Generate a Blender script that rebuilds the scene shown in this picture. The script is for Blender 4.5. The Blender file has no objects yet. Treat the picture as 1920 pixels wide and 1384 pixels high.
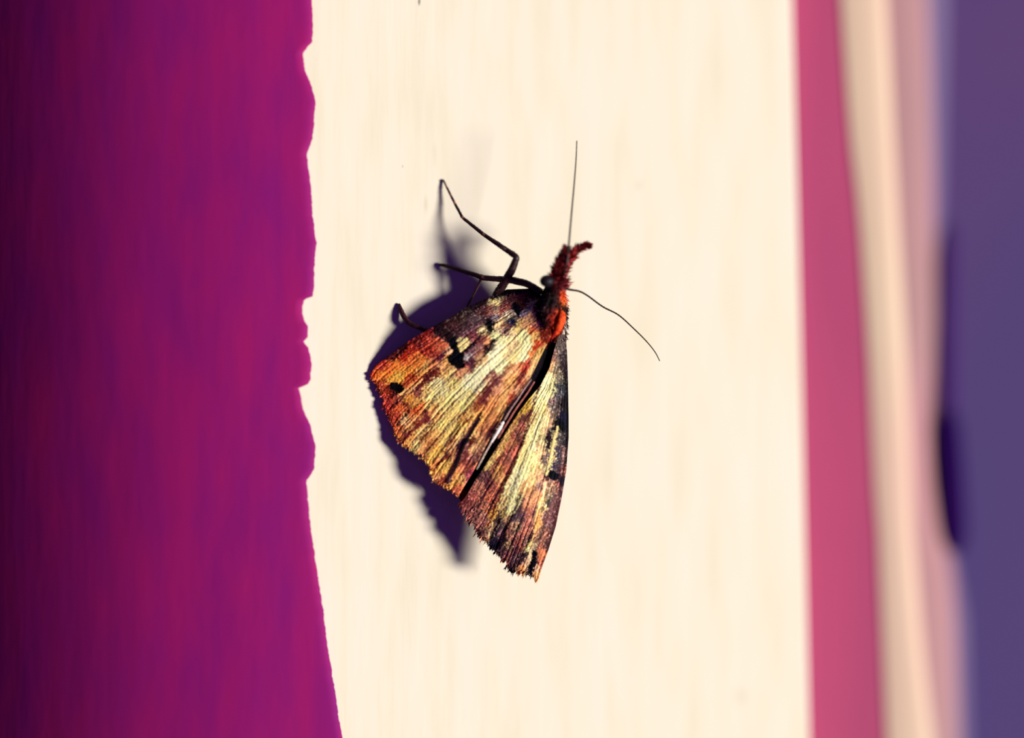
import bpy, math, random
import numpy as np
from mathutils import Vector, Matrix

# ---------------------------------------------------------------- camera
# real size: the wall is the plane y = 0, X along it, Z up; 35 px = 1 mm at the focus distance
YAW = math.radians(15.0)
F_PX = 1920 * 100.0 / 36.0
DIST = F_PX / 35000.0
FWD = np.array([math.sin(YAW), math.cos(YAW), 0.0])
RGT = np.array([math.cos(YAW), -math.sin(YAW), 0.0])
UPV = np.array([0.0, 0.0, 1.0])
FOCUS_X = 705.0
CAM = -DIST * (FWD + RGT * (FOCUS_X - 960) / F_PX)
MM = 0.001
PX = MM / 35.0
C = bpy.context.scene.collection
sc = bpy.context.scene

cam_d = bpy.data.cameras.new('camera')
cam_d.lens = 100; cam_d.sensor_width = 36
cam_d.clip_start = 0.005; cam_d.clip_end = 50
cam_d.dof.use_dof = True
cam_d.dof.focus_distance = DIST
cam_d.dof.aperture_fstop = 4.9
cam = bpy.data.objects.new('camera', cam_d); C.objects.link(cam)
M = Matrix((( RGT[0], UPV[0], -FWD[0], CAM[0]), (RGT[1], UPV[1], -FWD[1], CAM[1]),
            (RGT[2], UPV[2], -FWD[2], CAM[2]), (0, 0, 0, 1)))
cam.matrix_world = M
sc.camera = cam

# ---------------------------------------------------------------- light
world = bpy.data.worlds.new('world'); sc.world = world; world.use_nodes = True
bg = world.node_tree.nodes['Background']
bg.inputs[0].default_value = (0.32, 0.11, 1.0, 1); bg.inputs[1].default_value = 0.12
sun_d = bpy.data.lights.new('sun', 'SUN'); sun_d.energy = 7.8; sun_d.angle = math.radians(12.5)
sun_d.color = (1.0, 0.965, 0.88)
sun = bpy.data.objects.new('sun', sun_d); C.objects.link(sun)
sun.rotation_euler = Vector((-1.36, 1.0, 0.22)).to_track_quat('-Z', 'Y').to_euler()
sun.location = (0.3, -0.3, 0)
vs = sc.view_settings
vs.view_transform = 'Standard'; vs.look = 'None'; vs.exposure = 0.0; vs.gamma = 1.0
vs.use_curve_mapping = False

# ---------------------------------------------------------------- helpers
def P(x, y, h=0.0):
    """photo pixel + height above the wall (in px of 1/35 mm) -> world metres"""
    x = np.asarray(x, float); y = np.asarray(y, float); h = np.asarray(h, float)
    x, y, h = np.broadcast_arrays(x, y, h)
    d = FWD[None] * F_PX + RGT[None] * (x.reshape(-1, 1) - 960) - UPV[None] * (y.reshape(-1, 1) - 692)
    t = (-h.reshape(-1) * PX - CAM[1]) / d[:, 1]
    return CAM[None] + d * t[:, None]

def lin(c):
    c = np.asarray(c, float) / 255.0
    return np.where(c <= 0.04045, c / 12.92, ((c + 0.055) / 1.055) ** 2.4)

def tag(o, label=None, cat=None, group=None, kind=None):
    if label: o['label'] = label
    if cat: o['category'] = cat
    if group: o['group'] = group
    if kind: o['kind'] = kind
    return o

def mesh(name, verts, faces, mat, parent=None, cols=None, smooth=True, origin=None):
    verts = np.asarray(verts, float)
    o0 = np.array(origin, float) if origin is not None else np.zeros(3)
    me = bpy.data.meshes.new(name)
    if isinstance(faces, np.ndarray):
        n = faces.shape[1]
        me.vertices.add(len(verts)); me.vertices.foreach_set('co', (verts - o0).ravel())
        me.loops.add(faces.size); me.loops.foreach_set('vertex_index', faces.ravel().astype(np.int32))
        me.polygons.add(len(faces))
        me.polygons.foreach_set('loop_start', np.arange(0, faces.size, n, dtype=np.int32))
        me.update(calc_edges=True); me.validate()
    else:
        me.from_pydata((verts - o0).tolist(), [], faces)
    if smooth: me.shade_smooth()
    if cols is not None:
        a = me.color_attributes.new('Col', 'FLOAT_COLOR', 'POINT')
        c4 = np.ones((len(verts), 4), np.float32); c4[:, :3] = cols
        a.data.foreach_set('color', c4.ravel())
    me.materials.append(mat)
    o = bpy.data.objects.new(name, me); C.objects.link(o)
    o.location = o0
    if parent is not None:
        o.parent = parent
        wp = np.array(parent['_w']) if '_w' in parent else np.zeros(3)
        o.location = o0 - wp
    o['_w'] = o0.tolist()
    return o

rng = np.random.RandomState(7)
_lat = rng.rand(256, 256)
def vnoise(x, y, s=0):
    x = x + s * 17.31; y = y + s * 9.77
    xi = np.floor(x).astype(int); yi = np.floor(y).astype(int)
    fx = x - xi; fy = y - yi
    fx = fx * fx * (3 - 2 * fx); fy = fy * fy * (3 - 2 * fy)
    a = _lat[xi % 256, yi % 256]; b = _lat[(xi + 1) % 256, yi % 256]
    c = _lat[xi % 256, (yi + 1) % 256]; d = _lat[(xi + 1) % 256, (yi + 1) % 256]
    return (a * (1 - fx) + b * fx) * (1 - fy) + (c * (1 - fx) + d * fx) * fy

def resample(pts, n):
    p = np.asarray(pts, float)
    s = np.r_[0, np.cumsum(np.hypot(*(np.diff(p[:, :2], axis=0)).T))]
    t = np.linspace(0, s[-1], n)
    return np.stack([np.interp(t, s, p[:, k]) for k in range(p.shape[1])], 1)

def smooth_path(pts, n):
    """Catmull-Rom through the points, n samples"""
    p = np.asarray(pts, float)
    q = np.vstack([2 * p[0] - p[1], p, 2 * p[-1] - p[-2]])
    out = []
    m = len(p) - 1
    for t in np.linspace(0, m, n):
        i = min(int(t), m - 1); f = t - i
        a, b, c, d = q[i], q[i + 1], q[i + 2], q[i + 3]
        out.append(0.5 * ((2 * b) + (-a + c) * f + (2 * a - 5 * b + 4 * c - d) * f * f + (-a + 3 * b - 3 * c + d) * f ** 3))
    return np.array(out)

# ---------------------------------------------------------------- materials
def new_mat(name, rough=0.6, spec=0.3):
    m = bpy.data.materials.new(name); m.use_nodes = True
    b = m.node_tree.nodes['Principled BSDF']
    b.inputs['Roughness'].default_value = rough
    b.inputs['Specular IOR Level'].default_value = spec
    return m, m.node_tree, b

def node(nt, kind, **kw):
    n = nt.nodes.new(kind)
    for k, v in kw.items(): setattr(n, k, v)
    return n

def mapped(nt, scale, loc=(0, 0, 0)):
    tc = node(nt, 'ShaderNodeTexCoord'); mp = node(nt, 'ShaderNodeMapping')
    mp.inputs['Scale'].default_value = scale; mp.inputs['Location'].default_value = loc
    nt.links.new(tc.outputs['Object'], mp.inputs['Vector'])
    return mp.outputs['Vector']

def noise(nt, vec, scale=1.0, detail=3.0, rough=0.5):
    n = node(nt, 'ShaderNodeTexNoise')
    n.inputs['Scale'].default_value = scale; n.inputs['Detail'].default_value = detail
    n.inputs['Roughness'].default_value = rough
    nt.links.new(vec, n.inputs['Vector'])
    return n.outputs['Fac']

def ramp(nt, fac, stops):
    r = node(nt, 'ShaderNodeValToRGB')
    e = r.color_ramp.elements
    while len(e) < len(stops): e.new(0.5)
    for k, (p, c) in enumerate(stops):
        e[k].position = p; e[k].color = (*c, 1)
    nt.links.new(fac, r.inputs['Fac'])
    return r.outputs['Color']

def bump(nt, b, fac, dist, strength=1.0):
    n = node(nt, 'ShaderNodeBump')
    n.inputs['Distance'].default_value = dist; n.inputs['Strength'].default_value = strength
    nt.links.new(fac, n.inputs['Height']); nt.links.new(n.outputs['Normal'], b.inputs['Normal'])

def paint(name, stops, scale=(900, 900, 90), bumpd=0.00003, rough=0.6, spec=0.2, bs=0.6, detail=4, stains=()):
    m, nt, b = new_mat(name, rough, spec)
    f = noise(nt, mapped(nt, scale), 1.0, detail)
    stops = [(p_, tuple(v * 0.9 for v in c_)) for p_, c_ in stops]
    col = ramp(nt, f, stops)
    for (p, rad, sz, amt, c) in stains:
        tc = node(nt, 'ShaderNodeTexCoord')
        mp = node(nt, 'ShaderNodeMapping')
        mp.vector_type = 'POINT'
        s = (1.0 / (rad[0]), 1.0, 1.0 / rad[1])
        mp.inputs['Scale'].default_value = s
        mp.inputs['Location'].default_value = (-p[0] * s[0], 0, -p[2] * s[2])
        nt.links.new(tc.outputs['Object'], mp.inputs['Vector'])
        ln = node(nt, 'ShaderNodeVectorMath', operation='LENGTH')
        nt.links.new(mp.outputs['Vector'], ln.inputs[0])
        nz = noise(nt, mapped(nt, (2500, 2500, 900)), 1.0, 2)
        ad = node(nt, 'ShaderNodeMath', operation='ADD')
        nt.links.new(ln.outputs['Value'], ad.inputs[0]); nt.links.new(nz, ad.inputs[1])
        mr = node(nt, 'ShaderNodeMapRange'); mr.interpolation_type = 'SMOOTHSTEP'
        mr.inputs[1].default_value = 0.6; mr.inputs[2].default_value = 1.5
        mr.inputs[3].default_value = amt; mr.inputs[4].default_value = 0.0
        nt.links.new(ad.outputs[0], mr.inputs[0])
        mx = node(nt, 'ShaderNodeMix', data_type='RGBA')
        nt.links.new(mr.outputs[0], mx.inputs[0]); nt.links.new(col, mx.inputs[6])
        mx.inputs[7].default_value = (*c, 1)
        col = mx.outputs[2]
    nt.links.new(col, b.inputs['Base Color'])
    f2 = noise(nt, mapped(nt, (scale[0] * 1.7, scale[1] * 1.7, scale[2] * 1.1), (3, 1, 2)), 1.0, 3)
    bump(nt, b, f2, bumpd, bs)
    return m

w = lambda x, y: P(x, y)[0]
STAINS = [
    (w(1198, 347), (0.00030, 0.00040), 0, 0.22, (0.40, 0.36, 0.26)),
    (w(1390, 1305), (0.0007, 0.0008), 0, 0.22, (0.42, 0.38, 0.24)),
    (w(798, 383), (0.00020, 0.0008), 0, 0.28, (0.40, 0.34, 0.20)),
    (w(786, 3), (0.00010, 0.0003), 0, 0.8, (0.10, 0.08, 0.07)),
    (w(815, 290), (0.00022, 0.0009), 0, 0.16, (0.42, 0.38, 0.22)),
    (w(755, 312), (0.00006, 0.00012), 0, 0.5, (0.30, 0.26, 0.18)),
]
m_cream = paint('cream_paint', [(0.30, (0.715, 0.645, 0.490)), (0.50, (0.750, 0.680, 0.550)), (0.72, (0.765, 0.695, 0.585))],
                (700, 700, 110), 0.00004, 0.55, 0.15, 0.35, stains=STAINS)
m_magenta = paint('magenta_paint', [(0.22, (0.170, 0.0055, 0.128)), (0.50, (0.222, 0.0062, 0.114)), (0.80, (0.275, 0.0070, 0.100))],
                  (620, 620, 150), 0.00005, 0.6, 0.03, 0.5)
m_pink = paint('pink_paint', [(0.3, (0.31, 0.040, 0.120)), (0.7, (0.37, 0.045, 0.125))], (300, 300, 60), 0.00003, 0.6, 0.1)
m_mould = paint('peach_paint', [(0.35, (0.56, 0.435, 0.31)), (0.65, (0.54, 0.355, 0.285))], (40, 40, 45), 0.00003, 0.6, 0.1, detail=1)
m_pale = paint('dusty_pink_paint', [(0.35, (0.26, 0.15, 0.155)), (0.65, (0.35, 0.165, 0.185))], (60, 60, 50), 0.00003, 0.6, 0.1, detail=1)
m_violet = paint('violet_paint', [(0.3, (0.048, 0.034, 0.135)), (0.7, (0.080, 0.034, 0.130))], (35, 35, 30), 0.00005, 0.7, 0.08, detail=1)
m_handle = paint('dark_violet_metal', [(0.3, (0.012, 0.002, 0.050)), (0.7, (0.018, 0.003, 0.060))], (80, 80, 80), 0.00002, 0.9, 0.0)

def attr_mat(name, rough, spec, bscale=6000, bd=0.00002, sheen=0.0, subs=0.0):
    m, nt, b = new_mat(name, rough, spec)
    at = node(nt, 'ShaderNodeAttribute', attribute_name='Col')
    nz = noise(nt, mapped(nt, (bscale,) * 3), 1.0, 2)
    mr = node(nt, 'ShaderNodeMapRange'); mr.inputs[3].default_value = 0.8; mr.inputs[4].default_value = 1.2
    mr.inputs[1].default_value = 0.3; mr.inputs[2].default_value = 0.7
    nt.links.new(nz, mr.inputs[0])
    mx = node(nt, 'ShaderNodeVectorMath', operation='SCALE')
    nt.links.new(at.outputs['Color'], mx.inputs[0]); nt.links.new(mr.outputs[0], mx.inputs['Scale'])
    nt.links.new(mx.outputs[0], b.inputs['Base Color'])
    bump(nt, b, nz, bd, 0.6)
    return m
m_wing = attr_mat('wing_scales', 0.75, 0.05, 7000, 0.000015)
m_fur = attr_mat('moth_fur', 0.7, 0.1, 5000, 0.00001)
m_chitin = attr_mat('leg_chitin', 0.45, 0.25, 5000, 0.00001)
m_under, _n, _b = new_mat('wing_underside', 0.8, 0.05)
_n.links.new(ramp(_n, noise(_n, mapped(_n, (3000,) * 3), 1.0, 2), [(0.3, (0.030, 0.014, 0.020)), (0.7, (0.060, 0.026, 0.026))]), _b.inputs['Base Color'])
m_eye, nt_, b_ = new_mat('eye_black', 0.5, 0.12)
vo = node(nt_, 'ShaderNodeTexVoronoi'); vo.inputs['Scale'].default_value = 1.0
nt_.links.new(mapped(nt_, (22000,) * 3), vo.inputs['Vector'])
nt_.links.new(ramp(nt_, vo.outputs['Distance'], [(0.0, (0.012, 0.006, 0.010)), (1.0, (0.004, 0.002, 0.006))]), b_.inputs['Base Color'])
bump(nt_, b_, vo.outputs['Distance'], 0.00001, 0.5)

# ---------------------------------------------------------------- the painted woodwork
def loft(name, cols, ys, mat, label, cat='board', back=-420, jitter=None, smooth=True):
    """cols: list of (x(y) function, height); closed board section with a back, capped at both ends"""
    nr = len(ys)
    sect = list(cols)
    xs = np.array([[c[0](y) for y in ys] for c in sect]); hs = np.array([np.full(nr, float(c[1])) for c in sect])
    if jitter: hs = jitter(xs, hs, ys)
    rings = [P(xs[k], ys, hs[k]) for k in range(len(sect))]
    a = rings[0].copy(); b = rings[-1].copy()
    yb = -back * PX
    a[:, 1] = np.maximum(a[:, 1], yb); b[:, 1] = np.maximum(b[:, 1], yb)
    allr = [*rings, b, a]
    nc = len(allr)
    V = np.concatenate(allr)
    F = []
    for k in range(nc):
        k2 = (k + 1) % nc
        for i in range(nr - 1):
            F.append([k * nr + i, k * nr + i + 1, k2 * nr + i + 1, k2 * nr + i])
    F.append([k * nr for k in range(nc)]); F.append([k * nr + nr - 1 for k in range(nc)][::-1])
    o = mesh(name, V, F, mat, smooth=smooth, origin=(P(xs[len(sect) // 2][nr // 2], 692, cols[len(sect) // 2][1])[0] if smooth else None))
    # consistent outward normals
    import bmesh
    bm = bmesh.new(); bm.from_mesh(o.data); bmesh.ops.recalc_face_normals(bm, faces=bm.faces)
    bm.to_mesh(o.data); bm.free()
    if smooth: o.data.set_sharp_from_angle(angle=math.radians(50))
    return tag(o, label, cat, kind='structure')

def line(*pts):
    p = np.array(pts, float)
    def f(y):
        if y < p[0, 0]: return p[0, 1] + (y - p[0, 0]) * (p[1, 1] - p[0, 1]) / (p[1, 0] - p[0, 0])
        if y > p[-1, 0]: return p[-1, 1] + (y - p[-1, 0]) * (p[-1, 1] - p[-2, 1]) / (p[-1, 0] - p[-2, 0])
        return float(np.interp(y, p[:, 0], p[:, 1]))
    return f
def off(f, d): return lambda y: f(y) + d
const = lambda v: (lambda y: v)

EDGE = [(-600, 578), (-300, 585), (-120, 578), (0, 583), (50, 586), (78, 584), (99, 567), (131, 571), (162, 583), (187, 590), (228, 588), (262, 584),
        (290, 573), (300, 575), (324, 578), (364, 583), (405, 585), (455, 592), (490, 588), (536, 588), (556, 586), (562, 568), (574, 566), (592, 567), (612, 575),
        (632, 576), (641, 567), (652, 578), (684, 583), (712, 581), (722, 574), (727, 558), (745, 563), (765, 567), (800, 582), (841, 591), (880, 587), (901, 574), (937, 576),
        (998, 583), (1063, 592), (1139, 604), (1215, 614), (1291, 626), (1384, 640), (1600, 668), (1950, 700)]
ef0 = line(*EDGE)
def edge(y):
    return ef0(y) + 2.2 * (float(vnoise(np.array([y / 9.0]), np.array([3.3]))[0]) - 0.5) + 1.5 * (float(vnoise(np.array([y / 4.0]), np.array([8.3]))[0]) - 0.5)

ysd = np.r_[np.arange(-600, -60, 40), np.arange(-60, 1450, 4.0), np.arange(1460, 1960, 40)]
def blend(x0, t):     # from the ragged edge towards a straight column x0
    return lambda y: edge(y) * (1 - t) + x0 * t
mag_cols = [(off(edge, 2), -2), (off(edge, 1), 0.8), (off(edge, -3), 3.0), (off(edge, -8), 4.4), (off(edge, -14), 5), (blend(540, 0.5), 5), (blend(520, 1), 4.8),
            (const(480), 3.5), (const(430), 0), (const(370), -8), (const(300), -20), (const(220), -40), (const(140), -70), (const(60), -108),
            (const(-30), -159), (const(-150), -238), (const(-320), -362), (const(-520), -515), (const(-760), -690)]
def magj(xs, hs, ys):
    out = hs.copy()
    for k in range(6, len(hs)):
        out[k] += 3.0 * (vnoise(np.full(len(ys), k * 1.9), ys / 300.0, 4) - 0.5) * min(1, (k - 5) / 4)
    return out
loft('trim_1', mag_cols, ysd, m_magenta, 'magenta painted board with a ragged paint edge, left of the cream board', 'board', back=-700, jitter=magj)

yss = np.arange(-600, 1961, 80.0)
Lp = line((0, 1484), (692, 1501), (1384, 1516))
Lr = line((0, 1577), (250, 1593), (400, 1611), (650, 1628), (900, 1638), (1000, 1646), (1384, 1662))
Lm = line((0, 1661), (250, 1674), (692, 1699), (1000, 1712), (1200, 1728), (1384, 1748))
Lv = line((0, 1738), (250, 1746), (600, 1752), (742, 1748), (860, 1752), (992, 1768), (1092, 1786), (1384, 1796))
def creamx(x, t0=0.0): return const(x)
cream_cols = [(const(548), 0)] + [(const(float(x)), 0) for x in range(620, 1440, 60)] + [(off(Lp, -2), 0), (off(Lp, 0), -3), (off(Lp, 0), -30)]
loft('trim_2', cream_cols, yss, m_cream, 'wide cream painted board that the moth sits on', 'board', back=-240, smooth=False)
loft('trim_3', [(off(Lp, -60), -58), (Lp, -58), (off(Lr, -20), -58), (off(Lr, 14), -58)], yss, m_pink,
     'narrow pink painted strip between the cream board and the peach moulding', 'strip', back=-240)
loft('trim_4', [(off(Lr, 0), -66), (off(Lr, 1), -55), (off(Lr, 6), -54), (off(Lr, 30), -53.5), (off(Lr, 42), -53.5), (off(Lm, -22), -54.5),
                (off(Lm, -9), -58), (off(Lm, -2), -68), (off(Lm, 1), -80)], yss, m_mould,
     'blurred rounded peach cream moulding right of the pink strip', 'moulding', back=-240)
loft('trim_5', [(off(Lm, -14), -76), (off(Lm, 8), -78), (off(Lv, -30), -84), (off(Lv, -14), -92), (off(Lv, -5), -106), (off(Lv, 0), -130), (off(Lv, 2), -180)], yss, m_pale,
     'blurred dusty pink board edge between the peach moulding and the violet wall', 'board', back=-240)
m_mauve = paint('greyish_mauve_paint', [(0.35, (0.110, 0.090, 0.190)), (0.65, (0.150, 0.105, 0.190))], (60, 60, 50), 0.00003, 0.7, 0.05, detail=1)
Lg = line((0, 1772), (350, 1764), (650, 1750), (760, 1746), (1000, 1776), (1150, 1806), (1384, 1812))
loft('trim_6', [(off(Lg, -60), -150), (off(Lg, -30), -152), (off(Lg, -12), -158), (off(Lg, -3), -170), (off(Lg, 0), -190)], yss, m_mauve,
     'blurred greyish mauve rim between the dusty pink board and the violet wall', 'rim', back=-240)
# violet wall, far behind the boards
ww = [P(x, y, h)[0] for (x, y, h) in ((1250, -900, -250), (5200, -900, -250), (5200, 2300, -250), (1250, 2300, -250))]
wb = [v + np.array([0, 0.004, 0]) for v in ww]
o = mesh('wall_back', ww + wb, [[0, 3, 2, 1], [4, 5, 6, 7], [0, 1, 5, 4], [1, 2, 6, 5], [2, 3, 7, 6], [3, 0, 4, 7]], m_violet, smooth=False, origin=ww[0])
tag(o, 'blurred deep violet wall at the right, behind the boards', 'wall', kind='structure')

# ---------------------------------------------------------------- tubes, hairs, surfaces in (px, py, h)
def frames(path):
    T = np.gradient(path, axis=0); T /= np.linalg.norm(T, axis=1)[:, None] + 1e-9
    up = np.array([0.0, 0.0, 1.0])
    S = np.cross(T, up); bad = np.linalg.norm(S, axis=1) < 1e-3; S[bad] = (1, 0, 0)
    S /= np.linalg.norm(S, axis=1)[:, None]
    U = np.cross(S, T)
    return T, S, U

def tube_geo(path, rad, seg=10, flat=1.0, rough=0.0, seed=0):
    """path (n,3) in px space, rad (n,) -> verts, faces; closed tapered ends"""
    path = np.asarray(path, float); rad = np.asarray(rad, float)
    n = len(path); T, S, U = frames(path)
    a = np.linspace(0, 2 * math.pi, seg, endpoint=False)
    R = rad[:, None] * np.ones((n, seg))
    if rough:
        r_ = np.random.RandomState(seed); R = R * (1 + rough * (r_.rand(n, seg) - 0.5))
    V = path[:, None] + S[:, None] * (np.cos(a)[None, :, None] * R[..., None]) + U[:, None] * (np.sin(a)[None, :, None] * R[..., None] * flat)
    V = V.reshape(-1, 3)
    F = []
    for i in range(n - 1):
        for k in range(seg):
            k2 = (k + 1) % seg
            F.append([i * seg + k, i * seg + k2, (i + 1) * seg + k2, (i + 1) * seg + k])
    V = np.vstack([V, path[0] - T[0] * rad[0] * 0.7, path[-1] + T[-1] * rad[-1] * 0.7])
    b0 = n * seg
    for k in range(seg):
        k2 = (k + 1) % seg
        F.append([b0, k2, k]); F.append([b0 + 1, (n - 1) * seg + k, (n - 1) * seg + k2])
    return V, F

def hairs_geo(base, dirs, length, width, bend=None):
    """flat tapered scales: 2 triangles each; base, dirs (n,3)"""
    n = len(base)
    d = dirs / (np.linalg.norm(dirs, axis=1)[:, None] + 1e-9)
    rs = np.random.RandomState(n)
    side = np.cross(d, rs.randn(n, 3)); side /= np.linalg.norm(side, axis=1)[:, None] + 1e-9
    mid = base + d * length[:, None] * 0.55
    tip = base + d * length[:, None] + (bend if bend is not None else rs.randn(n, 3) * length[:, None] * 0.10)
    V = np.stack([base, mid + side * width[:, None] * .5, tip, mid - side * width[:, None] * .5], 1).reshape(-1, 3)
    i = np.arange(n) * 4
    F = np.concatenate([np.stack([i, i + 1, i + 2], 1), np.stack([i, i + 2, i + 3], 1)])
    return V, F

def PW(V): return P(V[:, 0], V[:, 1], V[:, 2])

moth_o = P(930, 760, 0)[0]
moth = bpy.data.objects.new('moth', None); C.objects.link(moth); moth.location = moth_o; moth['_w'] = moth_o.tolist()
moth.empty_display_size = 0.002
tag(moth, 'brown, cream and orange moth resting on the cream board, head up', 'moth')

# ---------------------------------------------------------------- wings
def tps(pts, x, y):
    """smooth height through control points (x, y, h)"""
    p = np.asarray(pts, float); n = len(p)
    U = lambda r2: 0.5 * r2 * np.log(r2 + 1e-6)
    sc_ = 100.0
    X = p[:, :2] / sc_
    K = U(((X[:, None] - X[None]) ** 2).sum(-1)) + np.eye(n) * 0.01
    Q = np.c_[np.ones(n), X]
    A = np.block([[K, Q], [Q.T, np.zeros((3, 3))]])
    s = np.linalg.solve(A, np.r_[p[:, 2], 0, 0, 0])
    q = np.stack([x, y], 1) / sc_
    D = U(((q[:, None] - X[None]) ** 2).sum(-1))
    return D @ s[:n] + s[n] + q @ s[n + 1:]

def coons(I, Cc, B, Mg, nu, nv):
    I = resample(I, nv); Cc = resample(Cc, nv); B = resample(B, nu); Mg = resample(Mg, nu)
    u = np.linspace(0, 1, nu)[:, None, None]; v = np.linspace(0, 1, nv)[None, :, None]
    return ((1 - u) * I[None] + u * Cc[None] + (1 - v) * B[:, None] + v * Mg[:, None]
            - ((1 - u) * (1 - v) * B[0] + u * (1 - v) * B[-1] + (1 - u) * v * Mg[0] + u * v * Mg[-1]))

def seg_dist(x, y, pl):
    best = np.full(x.shape, 1e9); wbest = np.ones(x.shape)
    for k in range(len(pl) - 1):
        ax, ay = pl[k][:2]; bx, by = pl[k + 1][:2]
        dx, dy = bx - ax, by - ay
        t = np.clip(((x - ax) * dx + (y - ay) * dy) / (dx * dx + dy * dy + 1e-9), 0, 1)
        d = np.hypot(x - ax - t * dx, y - ay - t * dy)
        best = np.minimum(best, d)
    return best

def colour_field(x, y, tx, ty, pts, strokes, seed):
    """scale pattern of the wing: mosaic of observed colours, shade included, stretched along the veins, then streaks and spots"""
    x0, y0 = x, y
    wx = (vnoise(x / 2.4, y / 2.4, seed) - .5) * 9 + (vnoise(x / 9, y / 9, seed + 1) - .5) * 6
    wy = (vnoise(x / 2.4, y / 2.4, seed + 2) - .5) * 9 + (vnoise(x / 9, y / 9, seed + 3) - .5) * 6
    x = x + wx; y = y + wy
    p = np.array(pts, float); cl = lin(p[:, 2:5])
    out = np.zeros((len(x), 3))
    CH = 8000
    for s in range(0, len(x), CH):
        e = slice(s, s + CH)
        dx = x[e, None] - p[None, :, 0]; dy = y[e, None] - p[None, :, 1]
        al = dx * tx[e, None] + dy * ty[e, None]; ac = -dx * ty[e, None] + dy * tx[e, None]
        d = np.sqrt((al / 1.6) ** 2 + ac ** 2)
        wgt = np.exp(-(d - d.min(1, keepdims=True)) / 1.3)
        out[e] = (wgt @ cl) / wgt.sum(1, keepdims=True)
    # along-vein streak noise and scale grain
    la = x0 * tx + y0 * ty; lc = -x0 * ty + y0 * tx
    streak = vnoise(la / 22, lc / 2.2, seed + 5) * .55 + vnoise(la / 9, lc / 1.5, seed + 6) * .45
    grain = vnoise(x0 / 1.5, y0 / 1.5, seed + 7) * .5 + vnoise(la / 3.4, lc / 1.8, seed + 8) * .5
    lum = out.mean(1)
    out *= (0.80 + 0.44 * streak)[:, None]
    amp = np.where(lum > 0.6, 0.35, 0.95)
    out *= (1 + amp * (grain - .5) * 1.5)[:, None].clip(0.2, 2)
    # the dark front-edge band, darker and greyer brown than the rest
    if seed == 3:
        d = seg_dist(x0, y0, [(842, 616), (871, 594), (905, 572), (950, 552), (1000, 548)])
        k = (np.clip((30 - d) / 9, 0, 1) * 0.5)[:, None]
        out = out * (1 - k * 0.9)
        g_ = out.mean(1, keepdims=True)
        out = out * (1 - k * .5) + g_ * k * .5
    else:
        g_ = out.mean(1, keepdims=True)
        k = 0.28 * np.clip((0.35 - g_) / .2, 0, 1)
        out = out * (1 - k) + g_ * k
    # brown mottling of the mid-toned scales
    mt = vnoise(la / 6, lc / 3.0, seed + 60) * .6 + vnoise(x0 / 2.2, y0 / 2.2, seed + 61) * .4
    k = (np.clip((mt - .56) / .12, 0, 1) * np.clip((lum - .08) / .05, 0, 1) * np.clip((.62 - lum) / .15, 0, 1) * .62)[:, None]
    out = out * (1 - k) + out * np.array([.34, .22, .22]) * k
    # dark pepper scales on the pale streaks
    pep = vnoise(la / 3.6, lc / 2.3, seed + 11)
    k = np.clip((pep - 0.80) / 0.10, 0, 1) * (lum > 0.45) * 0.75
    out = out * (1 - k[:, None]) + lin((120, 92, 50))[None] * k[:, None]
    # pale glint scales on the dark parts
    gl = vnoise(x0 / 2.6, y0 / 2.6, seed + 13)
    k = np.clip((gl - 0.68) / 0.12, 0, 1) * (lum < 0.28) * (lum > 0.015) * 0.6
    out = out * (1 - k[:, None]) + (out * 2.4 + np.array([0.10, 0.08, 0.06]))* k[:, None]
    for (pl, wd, c, op) in strokes:
        nb = (vnoise(x0 / 2.6, y0 / 2.6, seed + 21) - .5) * min(wd * 0.9, 5)
        xx = x0 + (vnoise(x0 / 6, y0 / 6, seed + 22) - .5) * 3
        d = seg_dist(xx, y0, pl) + nb
        k = np.clip((wd * .5 - d) / 1.2 + .5, 0, 1) * op
        k *= 0.9 + 0.3 * grain
        k = np.clip(k, 0, 1)
        out = out * (1 - k[:, None]) + lin(c)[None] * k[:, None]
    return np.clip(out, 0, 1.0)

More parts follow.
